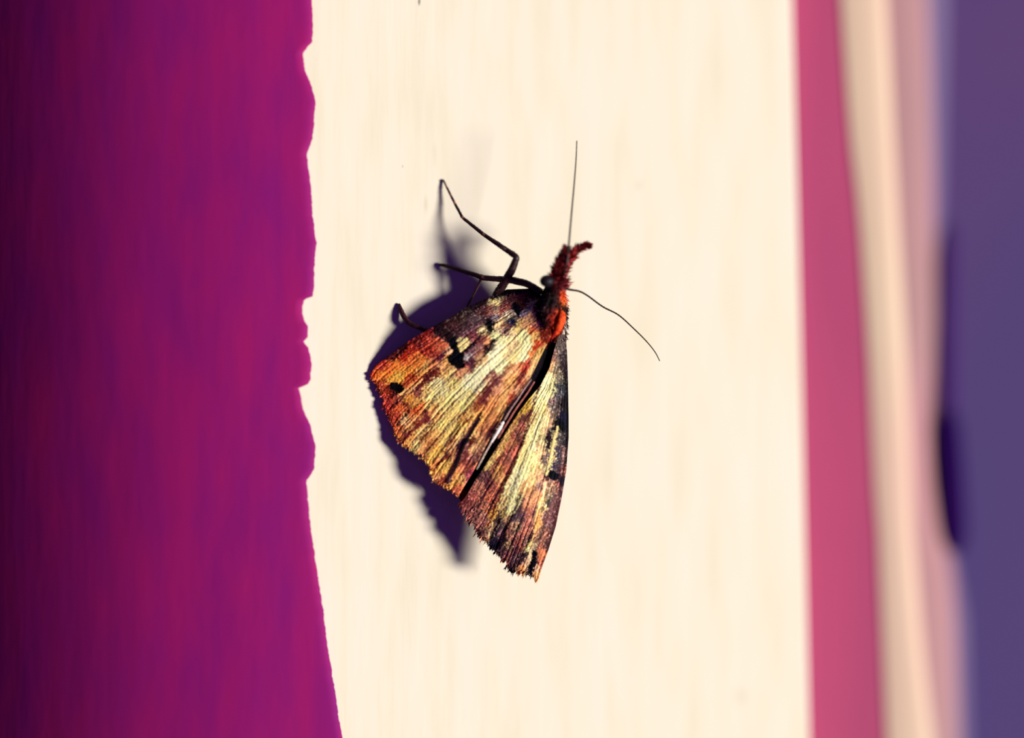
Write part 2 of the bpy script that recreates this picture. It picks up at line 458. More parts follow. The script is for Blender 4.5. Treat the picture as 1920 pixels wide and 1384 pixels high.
def wing(name, I, Cc, B, Mg, hp, pts, strokes, nu, nv, seed, gain, label, lift=0.0, fringe=600, flen=(6, 13), mat=None, curl=None):
    G = coons(I, Cc, B, Mg, nu, nv)
    dv = np.gradient(G, axis=1); dv /= np.linalg.norm(dv, axis=2)[..., None] + 1e-9
    x = G[..., 0].ravel(); y = G[..., 1].ravel(); tx = dv[..., 0].ravel(); ty = dv[..., 1].ravel()
    u = np.repeat(np.linspace(0, 1, nu), nv); v = np.tile(np.linspace(0, 1, nv), nu)
    # uneven margin
    jag = (vnoise(u * 60, u * 0, seed + 30) - .5) * 6 + (vnoise(u * 190, u * 0, seed + 31) - .5) * 4
    jag *= np.clip((1 - u) * 6, .25, 1)
    k = np.clip((v - .95) / .05, 0, 1)
    x = x + tx * jag * k; y = y + ty * jag * k
    h = tps(hp, x, y) + lift
    # vein relief: ridges running from base to margin, and tiny scale roughness
    vn = vnoise(u * 26, v * 2.0, seed + 40)
    ridge = np.abs(vn - .5) * 2
    h += -1.5 * (1 - ridge) ** 3 * np.clip(v * 3, 0, 1)
    h += (vnoise(u * 110, v * 9, seed + 41) - .5) * 0.8
    h += (vnoise(x / 2.4, y / 2.4, seed + 42) - .5) * 1.0
    if curl is not None: h += curl(u, v)
    col = colour_field(x, y, tx, ty, pts, strokes, seed)
    lm = col.mean(1, keepdims=True)
    col = col * (0.85 + (gain - 0.85) * np.interp(lm, [0, .12, .3, .6], [0, .28, .55, 1]))
    col = col * np.minimum(1, 0.95 / col.max(1, keepdims=True))     # keep the hue of the palest scales
    col = np.clip(col, 0.0015, 0.96)
    W = P(x, y, h)
    idx = np.arange(nu * nv).reshape(nu, nv)
    F = np.stack([idx[:-1, :-1], idx[1:, :-1], idx[1:, 1:], idx[:-1, 1:]], -1).reshape(-1, 4)
    k0 = len(F) // 2
    nn = np.cross(W[F[k0, 1]] - W[F[k0, 0]], W[F[k0, 3]] - W[F[k0, 0]])
    if nn[1] > 0: F = F[:, ::-1]                    # upper side faces away from the wall
    F = np.ascontiguousarray(F)
    o = mesh(name, W, F, mat or m_wing, moth, col, origin=P(B[0][0], B[0][1], 90)[0])
    sm = o.modifiers.new('thickness', 'SOLIDIFY'); sm.thickness = 0.00003; sm.offset = 0; o.data.materials.append(m_under); sm.material_offset = 1; sm.material_offset_rim = 0
    if label: o['label'] = label
    if fringe:
        r = np.random.RandomState(seed)
        iu = np.clip((r.rand(fringe) * (nu - 1)), 0, nu - 1).astype(int)
        iv = nv - 1 - r.randint(0, 6, fringe)
        q = iu * nv + iv
        base = np.stack([x[q], y[q], h[q]], 1)
        d = np.stack([tx[q], ty[q], r.randn(fringe) * .12], 1); d[:, :2] += r.randn(fringe, 2) * .16
        cl = (vnoise(u[q] * 45, u[q] * 0, seed + 50))
        ln = (flen[0] + (flen[1] - flen[0]) * r.rand(fringe)) * (0.35 + 1.1 * cl)
        V, F2 = hairs_geo(base, d, ln, 2.0 + 1.5 * r.rand(fringe))
        cc = np.repeat(np.clip(col[q] * (0.7 + .6 * r.rand(fringe)[:, None]), 0, .95), 4, 0)
        f = mesh('fringe', PW(V), F2, m_fur, o, cc, origin=P(Mg[0][0], Mg[0][1], 70)[0])
        f['kind'] = 'stuff'
    return o

LW_I = [(1034, 628), (1015, 665), (1002, 692), (992, 712), (970, 742), (950, 765), (935, 795), (918, 822), (905, 848), (893, 872), (884, 890), (873, 907), (859, 931)]
LW_C = [(1012, 545), (992, 541), (950, 543), (928, 553), (905, 563), (871, 578), (850, 592), (827, 604), (798, 621), (768, 638), (744, 656), (718, 675), (704, 686), (697, 698)]
LW_B = [(1034, 628), (1026, 590), (1012, 545)]
LW_M = [(859, 931), (846, 918), (836, 914), (825, 905), (813, 902), (812, 890), (806, 873), (799, 859), (788, 852), (777, 849), (763, 838), (750, 826), (742, 815), (737, 800), (733, 787), (727, 769), (719, 750), (709, 728), (700, 711), (697, 698)]
RW_I = [(1046, 632), (1030, 690), (1014, 722), (992, 748), (975, 770), (955, 800), (935, 833), (918, 860), (905, 880), (893, 897), (882, 916), (871, 934), (861, 945)]
RW_C = [(1060, 628), (1063, 659), (1065, 722), (1066, 780), (1066, 820), (1062, 880), (1053, 933), (1042, 987), (1028, 1032), (1017, 1062), (1010, 1086)]
RW_B = [(1046, 632), (1053, 626), (1060, 628)]
RW_M = [(861, 945), (872, 955), (878, 970), (888, 982), (903, 1004), (912, 1014), (921, 1022), (930, 1033), (936, 1036), (944, 1048), (950, 1056), (956, 1068), (964, 1073), (975, 1072), (985, 1073), (995, 1078), (1003, 1082), (1010, 1086)]

HL = [(694, 699, 5), (744, 655, 22), (798, 621, 42), (871, 578, 56), (950, 545, 66), (1012, 545, 96), (1034, 628, 108), (992, 712, 97), (918, 822, 80), (859, 931, 54),
      (812, 890, 43), (777, 849, 33), (750, 826, 22), (733, 787, 15), (707, 724, 9), (850, 700, 60), (900, 650, 76), (780, 740, 34), (830, 800, 50), (930, 700, 86), (870, 840, 66)]
HR = [(1060, 632, 98), (1066, 720, 93), (1066, 830, 90), (1060, 880, 89), (1042, 987, 92), (1010, 1086, 84), (961, 1072, 70), (921, 1027, 57), (885, 982, 52),
      (861, 944, 49), (905, 880, 70), (955, 800, 82), (1014, 722, 92), (1046, 632, 98), (1000, 900, 98), (1030, 800, 100), (980, 960, 90)]

LP = [(704,700,215,90,38),(715,705,235,115,50),(700,693,160,40,28),(717,690,160,35,28),(730,690,215,82,38),(745,685,235,115,52),(748,707,250,165,75),(740,712,240,150,65),
(765,695,232,125,55),(772,675,235,105,55),(760,670,185,38,25),(770,655,168,35,25),(757,650,50,5,12),(740,665,80,15,20),(785,645,110,20,22),(800,640,150,35,30),(805,655,160,38,28),(812,640,170,55,40),  # dark reds near the tip's upper rim paint its shaded side
(802,622,140,32,28),(825,640,185,70,50),(830,650,190,85,60),(820,665,150,45,40),(797,690,240,180,95),(790,700,235,160,80),(785,680,225,112,55),(810,685,210,110,75),(825,670,90,20,50),
(845,660,245,190,140),(835,675,225,160,90),(822,686,240,150,110),(765,712,185,60,30),(770,722,225,100,60),(780,708,170,60,30),(790,715,200,90,60),(815,697,110,30,20),(797,712,80,15,20),
(785,722,110,40,30),(822,717,250,230,160),(845,705,245,215,130),(850,720,245,215,125),(835,700,225,170,100),(835,615,60,15,28),(820,620,45,10,28),(815,612,40,8,30),(838,628,40,12,25),(842,605,70,22,30),
(720,745,160,45,35),(728,755,180,50,45),(715,735,150,50,35),(710,715,150,50,30),(740,740,80,10,10),(730,728,120,25,15),(760,735,235,150,100),(772,725,240,180,100),(780,732,130,60,55),(785,740,130,55,55),
(770,750,220,125,60),(778,755,235,150,85),(745,748,140,50,40),(745,770,190,70,40),(755,768,215,90,50),(743,775,160,45,35),(762,760,100,25,15),(780,770,185,65,30),(797,783,120,40,45),
(790,775,220,120,75),(812,770,235,140,85),(775,790,235,160,95),(758,790,230,180,120),(748,800,170,70,40),(745,812,215,115,65),(770,800,225,140,90),(780,797,130,40,30),(765,812,115,35,35),
(790,810,240,190,110),(770,825,235,165,85),(780,840,225,200,120),(800,825,200,120,75),(790,843,210,150,90),(805,845,200,125,75),(812,830,180,100,60),(820,840,240,180,85),(835,825,245,200,110),
(845,845,170,90,60),(830,800,240,205,115),(820,815,240,180,100),(850,790,240,205,120),(845,775,235,200,115),(865,785,235,170,90),(860,800,240,205,100),(825,755,250,215,130),(810,745,245,225,140),
(830,735,250,230,155),(805,760,240,195,110),(840,750,250,230,140),(860,735,252,235,160),(875,755,225,205,125),(850,765,235,205,120),(870,740,245,225,150),(800,735,235,190,110),(812,728,245,220,140),
(870,760,240,220,130),(880,720,252,242,185),(900,700,250,242,185),(920,685,248,240,185),(940,690,245,238,175),(925,665,250,245,190),(935,650,248,240,190),(950,655,230,205,145),(960,650,220,185,135),
(975,655,240,220,150),(985,660,252,245,180),(990,650,250,240,175),(965,675,240,215,140),(978,672,250,240,175),(900,725,250,235,175),(880,745,235,215,130),(915,712,210,160,120),(925,705,140,85,70),
(930,715,110,60,55),(915,730,100,40,35),(903,745,170,85,55),(895,760,150,70,40),(910,745,100,35,40),(955,690,150,95,60),(955,700,215,160,110),(960,710,205,150,85),(970,690,200,140,95),
(950,720,190,135,80),(935,730,215,150,110),(930,745,220,150,90),(945,735,200,150,90),(940,755,225,165,95),(920,760,205,130,75),(975,685,180,100,60),(985,690,190,60,50),(985,680,150,35,30),
(980,705,95,10,20),(1000,660,225,120,60),(1005,650,185,60,30),(998,680,215,160,100),(1005,675,235,190,120),(990,705,200,150,100),(995,695,225,185,120),(1010,665,225,180,100),(975,715,130,50,40),
(970,735,190,130,90),(960,745,170,70,50),(982,715,165,95,65),(900,780,230,165,85),(880,775,240,190,105),(920,780,200,130,75),(910,800,190,115,70),(890,800,225,160,90),(885,815,235,185,110),(905,820,190,120,80),
(855,600,60,15,25),(850,612,100,30,35),(870,600,85,50,45),(885,598,110,75,80),(875,615,90,45,55),(860,590,50,20,20),(880,585,60,30,35),(890,575,40,5,30),(900,570,35,5,20),(905,578,110,50,55),
(912,580,90,20,20),(920,580,185,90,75),(929,567,235,205,120),(930,578,200,150,110),(940,573,150,60,55),(945,575,170,60,50),(955,560,130,60,55),(965,555,190,90,90),(975,560,150,60,45),(980,570,110,40,30),
(950,545,20,5,20),(970,545,30,8,20),(930,556,30,8,25),(990,560,70,10,25),(1000,570,210,205,110),(992,577,120,110,110),(970,580,5,2,25),(985,590,130,110,120),(995,592,210,150,110),(955,590,160,140,115),(950,600,120,110,80),
(940,603,220,185,130),(935,612,235,190,130),(925,598,110,95,100),(925,610,20,5,20),(915,615,4,3,12),(912,600,60,25,40),(900,600,95,60,65),(945,610,120,60,50),(960,605,20,15,60),(950,620,100,60,60),(938,620,210,190,150),
(930,630,190,190,130),(975,605,170,140,80),(985,600,215,160,110),(990,610,210,150,100),(970,615,220,190,110),(980,625,245,235,160),(960,625,220,190,140),(1000,620,200,100,50),(1008,610,140,70,80),
(903,621,215,190,130),(870,643,235,215,140),(865,650,235,210,130),(880,635,100,40,45),(890,632,130,60,65),(895,625,70,15,30),(850,640,4,5,20),(880,655,120,80,85),(900,650,130,85,80),(915,640,210,140,90),
(905,640,110,50,50),(915,655,40,5,15),(925,640,60,40,40),(940,640,250,240,170),(955,640,235,215,150),(990,640,252,245,170),(1000,635,230,180,100),(875,670,150,140,135),(880,660,110,70,75),(900,660,170,110,80),
(870,685,150,60,60),(885,680,90,40,50),(905,675,240,190,130),(865,695,235,160,110),(1012,590,15,8,15),(1018,610,70,20,20),(1020,630,120,30,15),(1005,555,20,8,14),(1010,572,15,10,14),
(860,625,95,45,55),(845,622,70,25,35),(870,628,100,50,60),(885,618,110,65,75),
(815,850,240,190,90),(835,870,240,190,95),(840,885,235,180,85),(820,885,230,150,80),(815,875,210,120,70),(818,895,230,160,100),(830,900,150,60,45),(845,900,190,110,80),(855,890,225,150,80),
(850,905,190,120,60),(865,895,235,180,100),(860,885,190,110,70),(855,920,180,80,60),(840,915,220,160,80),(850,860,190,120,80),(840,852,100,30,30),(825,866,170,80,50),(860,855,150,85,75),(870,850,115,50,45),
(875,835,170,110,100),(865,830,90,45,55),(885,828,90,20,20),(890,840,220,170,110),(880,870,180,90,65),(870,880,180,95,70),(885,860,170,110,90),(895,850,190,130,100),(875,890,130,50,60),(900,825,215,160,100),(850,835,225,160,100),(860,815,235,190,110)]

LP = [(a, b, r_, (min(255, g_ * 1.10 + 3) if (r_ > 1.5 * g_ and b > 630 and a < 860) else g_), b__) for (a, b, r_, g_, b__) in LP]
LS = [([(844, 674), (856, 662), (862, 668), (864, 684), (856, 680)], 15, (3, 4, 14), 1.0),
      ([(846, 640), (856, 660)], 13, (4, 4, 18), 1.0), ([(846, 678), (860, 688)], 8, (3, 4, 14), 1.0),
      ([(738, 724), (750, 729)], 16, (5, 2, 10), 1.0),
      ([(916, 602), (920, 618)], 9, (3, 3, 12), 0.95), ([(966, 572), (972, 590)], 9, (5, 3, 22), 0.95),
      ([(960, 600), (968, 612)], 6, (15, 12, 50), 0.7),
      ([(908, 622), (890, 642), (868, 662)], 4.5, (28, 4, 18), 0.95), ([(925, 640), (915, 660), (895, 680)], 4.5, (35, 8, 18), 0.85),
      ([(872, 640), (866, 652)], 6, (245, 225, 150), 0.9), ([(900, 621), (906, 619)], 5, (225, 200, 150), 0.9), ([(928, 565), (931, 570)], 6, (240, 215, 130), 0.9),
      ([(885, 780), (870, 795), (855, 816), (838, 838)], 3.2, (110, 32, 15), 0.95),
      ([(895, 788), (872, 805), (845, 845), (822, 862)], 2.6, (252, 205, 135), 0.9),
      ([(828, 758), (812, 783), (795, 805), (770, 835)], 3.6, (254, 218, 140), 0.95),
      ([(824, 756), (818, 764)], 3, (110, 80, 25), 0.8),
      ([(815, 790), (800, 808), (786, 824)], 2.4, (95, 55, 20), 0.85),
      ([(788, 795), (768, 812), (754, 830)], 3.6, (112, 32, 34), 0.9),
      ([(768, 768), (762, 778), (745, 796)], 4.5, (45, 8, 14), 0.9),
      ([(822, 690), (798, 710), (782, 730)], 4.5, (85, 20, 25), 0.9),
      ([(770, 728), (750, 752), (732, 766)], 3, (85, 18, 18), 0.85),
      ([(792, 712), (772, 728), (760, 738)], 3, (250, 190, 115), 0.8),
      ([(800, 742), (790, 750)], 2.5, (250, 190, 120), 0.8),
      ([(798, 772), (802, 788)], 7, (112, 38, 40), 0.85),
      ([(986, 690), (968, 725), (950, 762), (930, 800), (912, 835), (890, 872)], 2.2, (70, 10, 10), 0.9),
      ([(978, 690), (962, 725), (946, 757)], 1.6, (215, 150, 95), 0.8),
      ([(944, 700), (928, 716), (912, 736), (900, 756)], 6, (98, 34, 40), 0.8),
      ([(885, 760), (870, 785), (858, 800)], 2, (200, 130, 60), 0.6),
      ([(876, 690), (850, 730), (835, 755)], 1.8, (205, 180, 110), 0.6), ([(905, 722), (888, 745), (872, 770)], 2, (190, 165, 100), 0.6),
      ([(992, 632), (982, 655), (968, 680)], 5, (254, 248, 180), 0.8),
      ([(870, 828), (862, 842)], 5, (75, 35, 45), 0.8), ([(888, 822), (880, 838)], 4, (85, 20, 20), 0.8), ([(842, 848), (828, 866), (815, 872)], 3.5, (105, 32, 30), 0.8),
      ([(806, 835), (792, 852)], 3, (125, 40, 35), 0.8), ([(876, 852), (870, 868)], 6, (95, 35, 40), 0.7)]

RP = [(980,765,240,190,80),(970,780,230,170,80),(960,800,215,160,90),(950,820,235,190,110),(940,835,235,180,100),(930,855,240,195,115),(920,872,240,205,120),(980,785,130,60,40),(975,800,180,85,60),
(963,818,190,90,60),(970,815,130,65,35),(960,835,210,130,80),(950,845,190,90,60),(955,860,170,80,50),(965,845,220,110,85),(975,830,110,35,20),(935,865,180,90,55),(925,880,170,80,50),(910,890,110,50,50),
(915,905,120,35,40),(925,915,190,90,60),(935,885,230,165,90),(940,895,220,150,90),(950,880,190,90,50),(900,915,200,120,90),(905,930,210,120,85),(920,930,200,100,65),(890,930,180,80,60),(880,945,150,55,45),
(895,945,190,100,70),(915,950,180,95,60),(905,965,170,100,70),(895,970,130,60,50),(910,985,190,120,80),(870,942,120,20,20),(885,960,170,90,70),
(1010,755,245,230,160),(1020,770,225,205,130),(1003,790,225,200,130),(1015,790,248,238,165),(995,810,240,225,150),(1005,815,250,240,165),(990,830,245,225,150),(1000,835,252,248,180),(985,850,240,225,145),
(980,870,245,230,150),(995,860,240,225,150),(985,885,252,242,170),(970,885,248,240,175),(965,910,250,240,175),(960,920,235,225,160),(955,935,230,215,140),(965,930,248,240,165),(945,945,220,190,120),(958,950,250,238,170),
(955,960,245,235,155),(945,965,220,190,110),(950,975,170,120,70),(1025,715,250,240,180),(1020,740,250,240,175),(1030,690,220,175,120),(1035,720,200,190,130),(1030,735,220,210,150),(1035,670,180,120,95),
(1050,650,110,90,80),(1045,690,140,120,90),(1055,690,50,30,40),(1060,720,35,30,30),(1050,730,60,60,70),(1040,745,90,80,80),(1055,760,30,20,30),(1035,765,120,105,95),(1045,660,130,105,95),(1058,670,60,45,50),(1048,710,130,115,90),
(1035,755,170,130,120),(1045,765,90,70,65),(1060,770,30,28,30),(1028,780,230,190,140),(1025,795,220,175,130),(1040,780,120,90,70),(1055,780,20,15,50),(1050,795,5,5,12),(1043,800,10,5,15),(1025,805,190,150,110),
(1030,820,30,10,25),(1040,820,190,165,110),(1035,840,195,170,110),(1050,825,70,60,60),(1060,830,35,25,30),(1015,820,130,110,60),(1010,835,190,150,110),(1020,835,190,170,120),(1028,835,25,5,20),
(1015,850,230,180,130),(1025,855,90,60,55),(1032,855,200,175,120),(1045,850,50,40,60),(1055,850,130,85,75),(1060,865,60,35,35),(1015,870,235,205,140),(1020,865,90,60,60),(1030,875,205,190,130),(1040,875,50,35,60),
(1010,875,200,165,110),(1000,880,225,200,130),(1005,890,230,180,125),(1010,895,190,140,100),(1000,905,235,195,130),(990,905,225,170,110),(985,920,225,165,105),(1000,920,195,135,85),(1010,910,150,110,100),
(1020,905,190,130,105),(1018,925,220,150,110),(1020,935,235,190,120),(1020,945,245,215,150),(1013,955,200,170,110),(1028,925,150,125,90),(1035,915,160,115,85),(1045,910,180,90,70),(1030,885,70,45,50),
(1050,905,15,8,30),(1050,885,90,50,45),(1058,880,150,70,55),(1048,925,100,50,45),(1040,935,110,60,60),(1030,940,80,65,55),(1035,955,120,65,65),(1045,950,90,40,40),(990,935,220,150,110),(985,945,200,130,90),
(995,945,225,150,105),(975,940,80,40,40),(970,955,70,30,45),(980,965,110,60,70),(965,970,90,60,70),(990,960,190,100,70),(1000,960,130,45,55),(995,975,190,110,85),(1008,965,235,180,110),(1008,978,225,160,90),
(1018,965,140,90,75),(1030,970,120,60,60),(1040,970,80,30,35),(935,970,60,25,35),(925,965,230,170,80),(920,955,200,110,60),
(905,980,190,110,90),(905,995,90,30,35),(912,1005,160,100,70),(922,990,230,190,130),(918,1002,220,190,140),(930,1000,30,10,50),(930,1015,25,8,45),(938,1000,130,75,75),(940,985,80,50,55),(935,1020,20,8,30),
(948,1010,30,5,20),(955,1005,190,120,90),(952,1020,180,140,90),(960,990,150,75,50),(965,985,200,150,110),(970,990,110,80,50),(965,1010,110,40,40),(975,1005,170,90,70),(985,1000,200,115,90),(990,985,190,110,90),
(998,985,120,50,50),(1005,985,230,170,90),(1010,1000,200,140,100),(995,1010,60,15,20),(985,1020,110,55,45),(975,1020,190,90,65),(965,1030,110,40,45),(960,1040,100,50,55),(945,1035,80,35,45),(950,1045,180,80,55),
(965,1045,130,80,80),(955,1060,90,40,50),(962,1068,60,25,30),(975,1050,60,25,35),(983,1045,50,12,35),(990,1025,200,190,120),(998,1030,215,185,140),(993,1048,225,180,140),(1002,1040,3,8,18),(1002,1055,5,5,18),
(995,1070,50,15,30),(1012,1030,190,100,70),(1015,1038,215,120,80),(1010,1055,180,85,60),(1015,1055,170,80,50),(1005,1065,240,180,140),(1008,1078,215,150,90),(980,1068,230,150,90),(987,1065,240,190,140),
(1020,1010,150,85,60),(1025,1000,170,95,65),(1035,1000,60,25,35),(1030,1020,70,35,35),(1015,1000,120,70,60),(1030,985,110,60,60)]

RS = [([(1012, 722), (1003, 750), (990, 792), (978, 832), (965, 870), (950, 900), (935, 935), (915, 985)], 4.5, (88, 16, 14), 0.85),
      ([(1004, 762), (990, 812), (975, 860), (955, 912), (940, 950), (924, 995)], 1.8, (246, 190, 130), 0.8),
      ([(985, 750), (960, 788), (938, 826), (915, 862), (905, 876)], 1.8, (205, 120, 105), 0.85),
      ([(980, 760), (955, 800), (936, 838), (914, 872)], 1.6, (60, 14, 14), 0.8),
      ([(1030, 780), (1014, 828), (1003, 872), (990, 905), (970, 955)], 2.6, (252, 236, 160), 0.75),
      ([(1020, 745), (1005, 800), (990, 850), (972, 905), (958, 958)], 4, (250, 240, 172), 0.7),
      ([(938, 960), (925, 992), (920, 1010)], 5, (32, 8, 28), 0.8), ([(962, 965), (950, 990), (938, 1026)], 4.5, (30, 5, 20), 0.9), ([(972, 935), (962, 962)], 3.5, (40, 10, 18), 0.85),
      ([(972, 985), (958, 1030)], 3, (45, 12, 18), 0.7),
      ([(1034, 890), (1042, 893)], 15, (3, 3, 16), 1.0), ([(1048, 880), (1052, 930)], 6, (20, 8, 28), 0.7), ([(1024, 892), (1026, 900)], 6, (35, 5, 20), 0.9),
      ([(1048, 790), (1053, 803)], 13, (5, 5, 14), 0.9), ([(1030, 812), (1028, 838)], 8, (25, 6, 22), 0.9), ([(1046, 800), (1038, 825), (1030, 865), (1024, 890)], 4.5, (200, 180, 118), 0.8),
      ([(1022, 905), (1016, 950)], 3.2, (246, 205, 148), 0.85), ([(1008, 965), (1002, 1000), (994, 1022)], 2.6, (228, 170, 105), 0.7),
      ([(1002, 1036), (1001, 1056), (995, 1072)], 9, (6, 6, 18), 1.0), ([(998, 1026), (993, 1052)], 3.2, (218, 190, 145), 0.9), ([(991, 1018), (988, 1028)], 4, (200, 190, 110), 0.8),
      ([(925, 940), (928, 948)], 6, (70, 15, 20), 0.8), ([(995, 962), (992, 995)], 3, (205, 125, 95), 0.7), ([(984, 985), (974, 1025)], 3, (195, 105, 80), 0.7),
      ([(1060, 700), (1064, 760), (1063, 840), (1055, 900)], 5, (22, 16, 24), 0.8), ([(1050, 940), (1040, 985), (1024, 1034)], 4.5, (60, 24, 30), 0.7),
      ([(1014, 1034), (1012, 1050)], 6, (220, 125, 80), 0.85)]

wing('forewing', LW_I, LW_C, LW_B, LW_M, HL, LP, LS, 330, 330, 3, 2.0, 'broad forewing spread to the left, with orange tip and black spots', fringe=900, flen=(3, 8))
wing('forewing', RW_I, RW_C, RW_B, RW_M, HR, RP, RS, 200, 420, 9, 1.25, 'narrow forewing folded along the right side, dark front edge and cream streak', fringe=800, flen=(4, 12))

# hindwing folded in the gap between forewings; near-black colours paint the gap's shade
HW_I = [(1015, 640), (985, 676), (960, 704), (932, 738), (905, 770), (885, 806), (868, 835), (855, 868), (846, 888), (838, 905)]
HW_C = [(1056, 645), (1050, 700), (1040, 740), (1022, 775), (1005, 810), (985, 850), (960, 890), (940, 920), (920, 945), (905, 965)]
HW_P = [(1030,670,10,2,14),(1020,690,12,2,18),(1005,720,14,3,24),(990,735,25,5,22),(975,750,20,4,22),(960,765,12,3,18),(945,790,14,4,20),(930,810,10,3,10),(915,840,12,3,10),(900,870,14,4,12),(885,895,20,4,8),(875,915,45,4,8),(868,935,110,15,18),(880,925,70,8,12),(858,935,70,30,45)]
HW_S = [([(942, 793), (932, 812), (922, 828)], 5.0, (240, 215, 205), 1.0), ([(992, 716), (975, 742), (955, 770), (946, 786)], 2.0, (170, 130, 120), 0.8),  # pale first stroke paints the lit board glimpsed through the gap
        ([(920, 830), (908, 850), (898, 872)], 2.2, (190, 165, 150), 0.8), ([(1000, 720), (985, 745), (965, 775), (945, 806), (925, 838)], 1.6, (150, 85, 85), 0.8),
        ([(1008, 725), (993, 752), (978, 776)], 3, (80, 24, 34), 0.8), ([(870, 925), (864, 940)], 6, (140, 20, 22), 0.9)]
HH = [(x, y, h - 12) for (x, y, h) in [(1034, 640, 100), (992, 712, 96), (918, 822, 80), (859, 931, 58), (905, 880, 72), (955, 800, 82), (1014, 722, 92), (885, 925, 60), (1050, 650, 98)]]
wing('hindwing', HW_I, HW_C, [(1015, 640), (1056, 645)], [(838, 905), (862, 938), (905, 965)], HH, HW_P, HW_S, 90, 300, 15, 0.9, 'folded hindwing edge with painted gap shade and a sliver for the lit board', fringe=0)

# raised gap strips: wing folds, plus a pale one added for the lit board
def gap_strip(pts, radii, col, seed):
    pth = smooth_path(pts, 50); rr = np.interp(np.linspace(0, 1, 50), np.linspace(0, 1, len(radii)), radii)
    V, F = tube_geo(pth, rr, 8, 0.6, 0.25, seed)
    cc = lin(col)[None] * (0.7 + .6 * vnoise(V[:, 0] / 4, V[:, 1] / 4, seed))[:, None]
    return mesh('fold_and_glimpse', PW(V), F, m_wing, moth, np.clip(cc, 0, .95), origin=P(*pts[0])[0])
gap_strip([(944, 791, 91), (938, 802, 90), (930, 815, 88), (921, 830, 85)], [2.0, 2.8, 2.8, 1.6], (246, 226, 218), 31)['label'] = 'pale strip added for the lit board glimpsed in the gap'
gap_strip([(996, 712, 99), (984, 728, 98), (970, 750, 96), (956, 770, 94), (946, 787, 92)], [.8, 1.1, 1.1, 1.2, 1.6], (165, 125, 120), 32)
gap_strip([(1002, 716, 99), (988, 738, 98), (968, 766, 95), (950, 795, 92), (934, 822, 89)], [.8, 1.0, 1.1, 1.0, .8], (190, 110, 100), 33)
gap_strip([(921, 830, 85), (912, 846, 82), (903, 863, 79), (894, 880, 75)], [1.5, 1.1, 1.3, .8], (200, 175, 160), 34)

# ---------------------------------------------------------------- body: head, thorax and abdomen in one skin
spine = smooth_path([(1048, 516, 110), (1041, 529, 108), (1039, 545, 102), (1037, 562, 96), (1036, 590, 88), (1030, 615, 80), (1018, 640, 70), (998, 680, 58), (968, 730, 52), (935, 785, 44), (905, 840, 36), (880, 890, 30)], 90)
rad = np.interp(np.linspace(0, 11, 90), range(12), [9, 17, 19, 23, 26, 25, 20, 17, 16, 14, 11, 5])
BV, BF = tube_geo(spine, rad, 36, 0.95, 0.06, 2)
BP = [(1026,527,10,4,8),(1032,512,70,15,20),(1045,520,120,30,35),(1055,530,150,55,55),(1062,532,170,80,75),(1045,540,60,10,18),(1035,545,25,5,10),(1020,545,18,6,10),(1056,555,215,70,25),(1060,548,200,60,20),(1062,565,235,120,50),
      (1045,560,30,6,12),(1030,565,14,8,10),(1018,570,12,10,12),(1024,558,45,25,25),(1010,560,12,8,10),(1055,575,30,8,10),(1062,580,25,8,10),(1030,580,60,15,14),(1026,576,120,80,80),(1035,590,150,35,22),(1042,600,190,45,20),(1050,595,235,85,30),
      (1015,590,12,8,16),(1020,605,25,6,12),(1010,600,30,12,20),(1028,610,70,10,8),(1035,620,110,14,6),(1045,625,190,55,15),(1060,600,140,40,22),(1063,615,80,25,18),(1055,630,70,18,12),(1025,640,130,28,12),(1018,650,170,50,22),(1012,660,190,70,30),(1035,640,90,12,8),
      (1000,680,60,14,14),(960,740,40,10,14),(900,850,30,8,12)]
def body_col(V, gain=1.0, seed=0):
    x = V[:, 0] + (vnoise(V[:, 0] / 4, V[:, 1] / 4, 70 + seed) - .5) * 9; y = V[:, 1] + (vnoise(V[:, 0] / 4, V[:, 1] / 4, 71 + seed) - .5) * 9
    p = np.array(BP, float); cl = lin(p[:, 2:])
    d = np.hypot(x[:, None] - p[None, :, 0], (y[:, None] - p[None, :, 1]) / 1.25)
    wg = np.exp(-(d - d.min(1, keepdims=True)) / 2.0)
    return np.clip((wg @ cl) / wg.sum(1, keepdims=True) * gain, 0.001, .95)
body = mesh('body', PW(BV), BF, m_fur, moth, body_col(BV, 0.75), origin=P(1036, 580, 80)[0])

# fur of the thorax and head
r = np.random.RandomState(5)
nh = 3600
ti = r.rand(nh) ** 0.9 * 0.60
ii = ti * 89
i0 = ii.astype(int)
T_, S_, U_ = frames(spine)
aa = r.rand(nh) * 2 * math.pi
nrm = S_[i0] * np.cos(aa)[:, None] + U_[i0] * np.sin(aa)[:, None]
base = spine[i0] + nrm * (rad[i0] * 0.93)[:, None]
dirs = T_[i0] * (0.75 + .4 * r.rand(nh))[:, None] + nrm * (0.30 + .35 * r.rand(nh))[:, None] + r.randn(nh, 3) * .22
keep = ~((base[:, 1] < 534) & (r.rand(nh) < .45)) & (np.hypot(base[:, 0] - 1024, base[:, 1] - 526) > 15)
base, dirs = base[keep], dirs[keep]
V, F2 = hairs_geo(base, dirs, 4.5 + 6.5 * r.rand(len(base)), 1.2 + 1.2 * r.rand(len(base)))
hc = body_col(base, 0.8, 3) * (0.55 + 1.0 * r.rand(len(base)))[:, None]
f = mesh('fur', PW(V), F2, m_fur, body, np.repeat(np.clip(hc, 0.001, .9), 4, 0), origin=P(1036, 580, 90)[0]); f['kind'] = 'stuff'
f['label'] = 'dark brown and rust coloured fur'
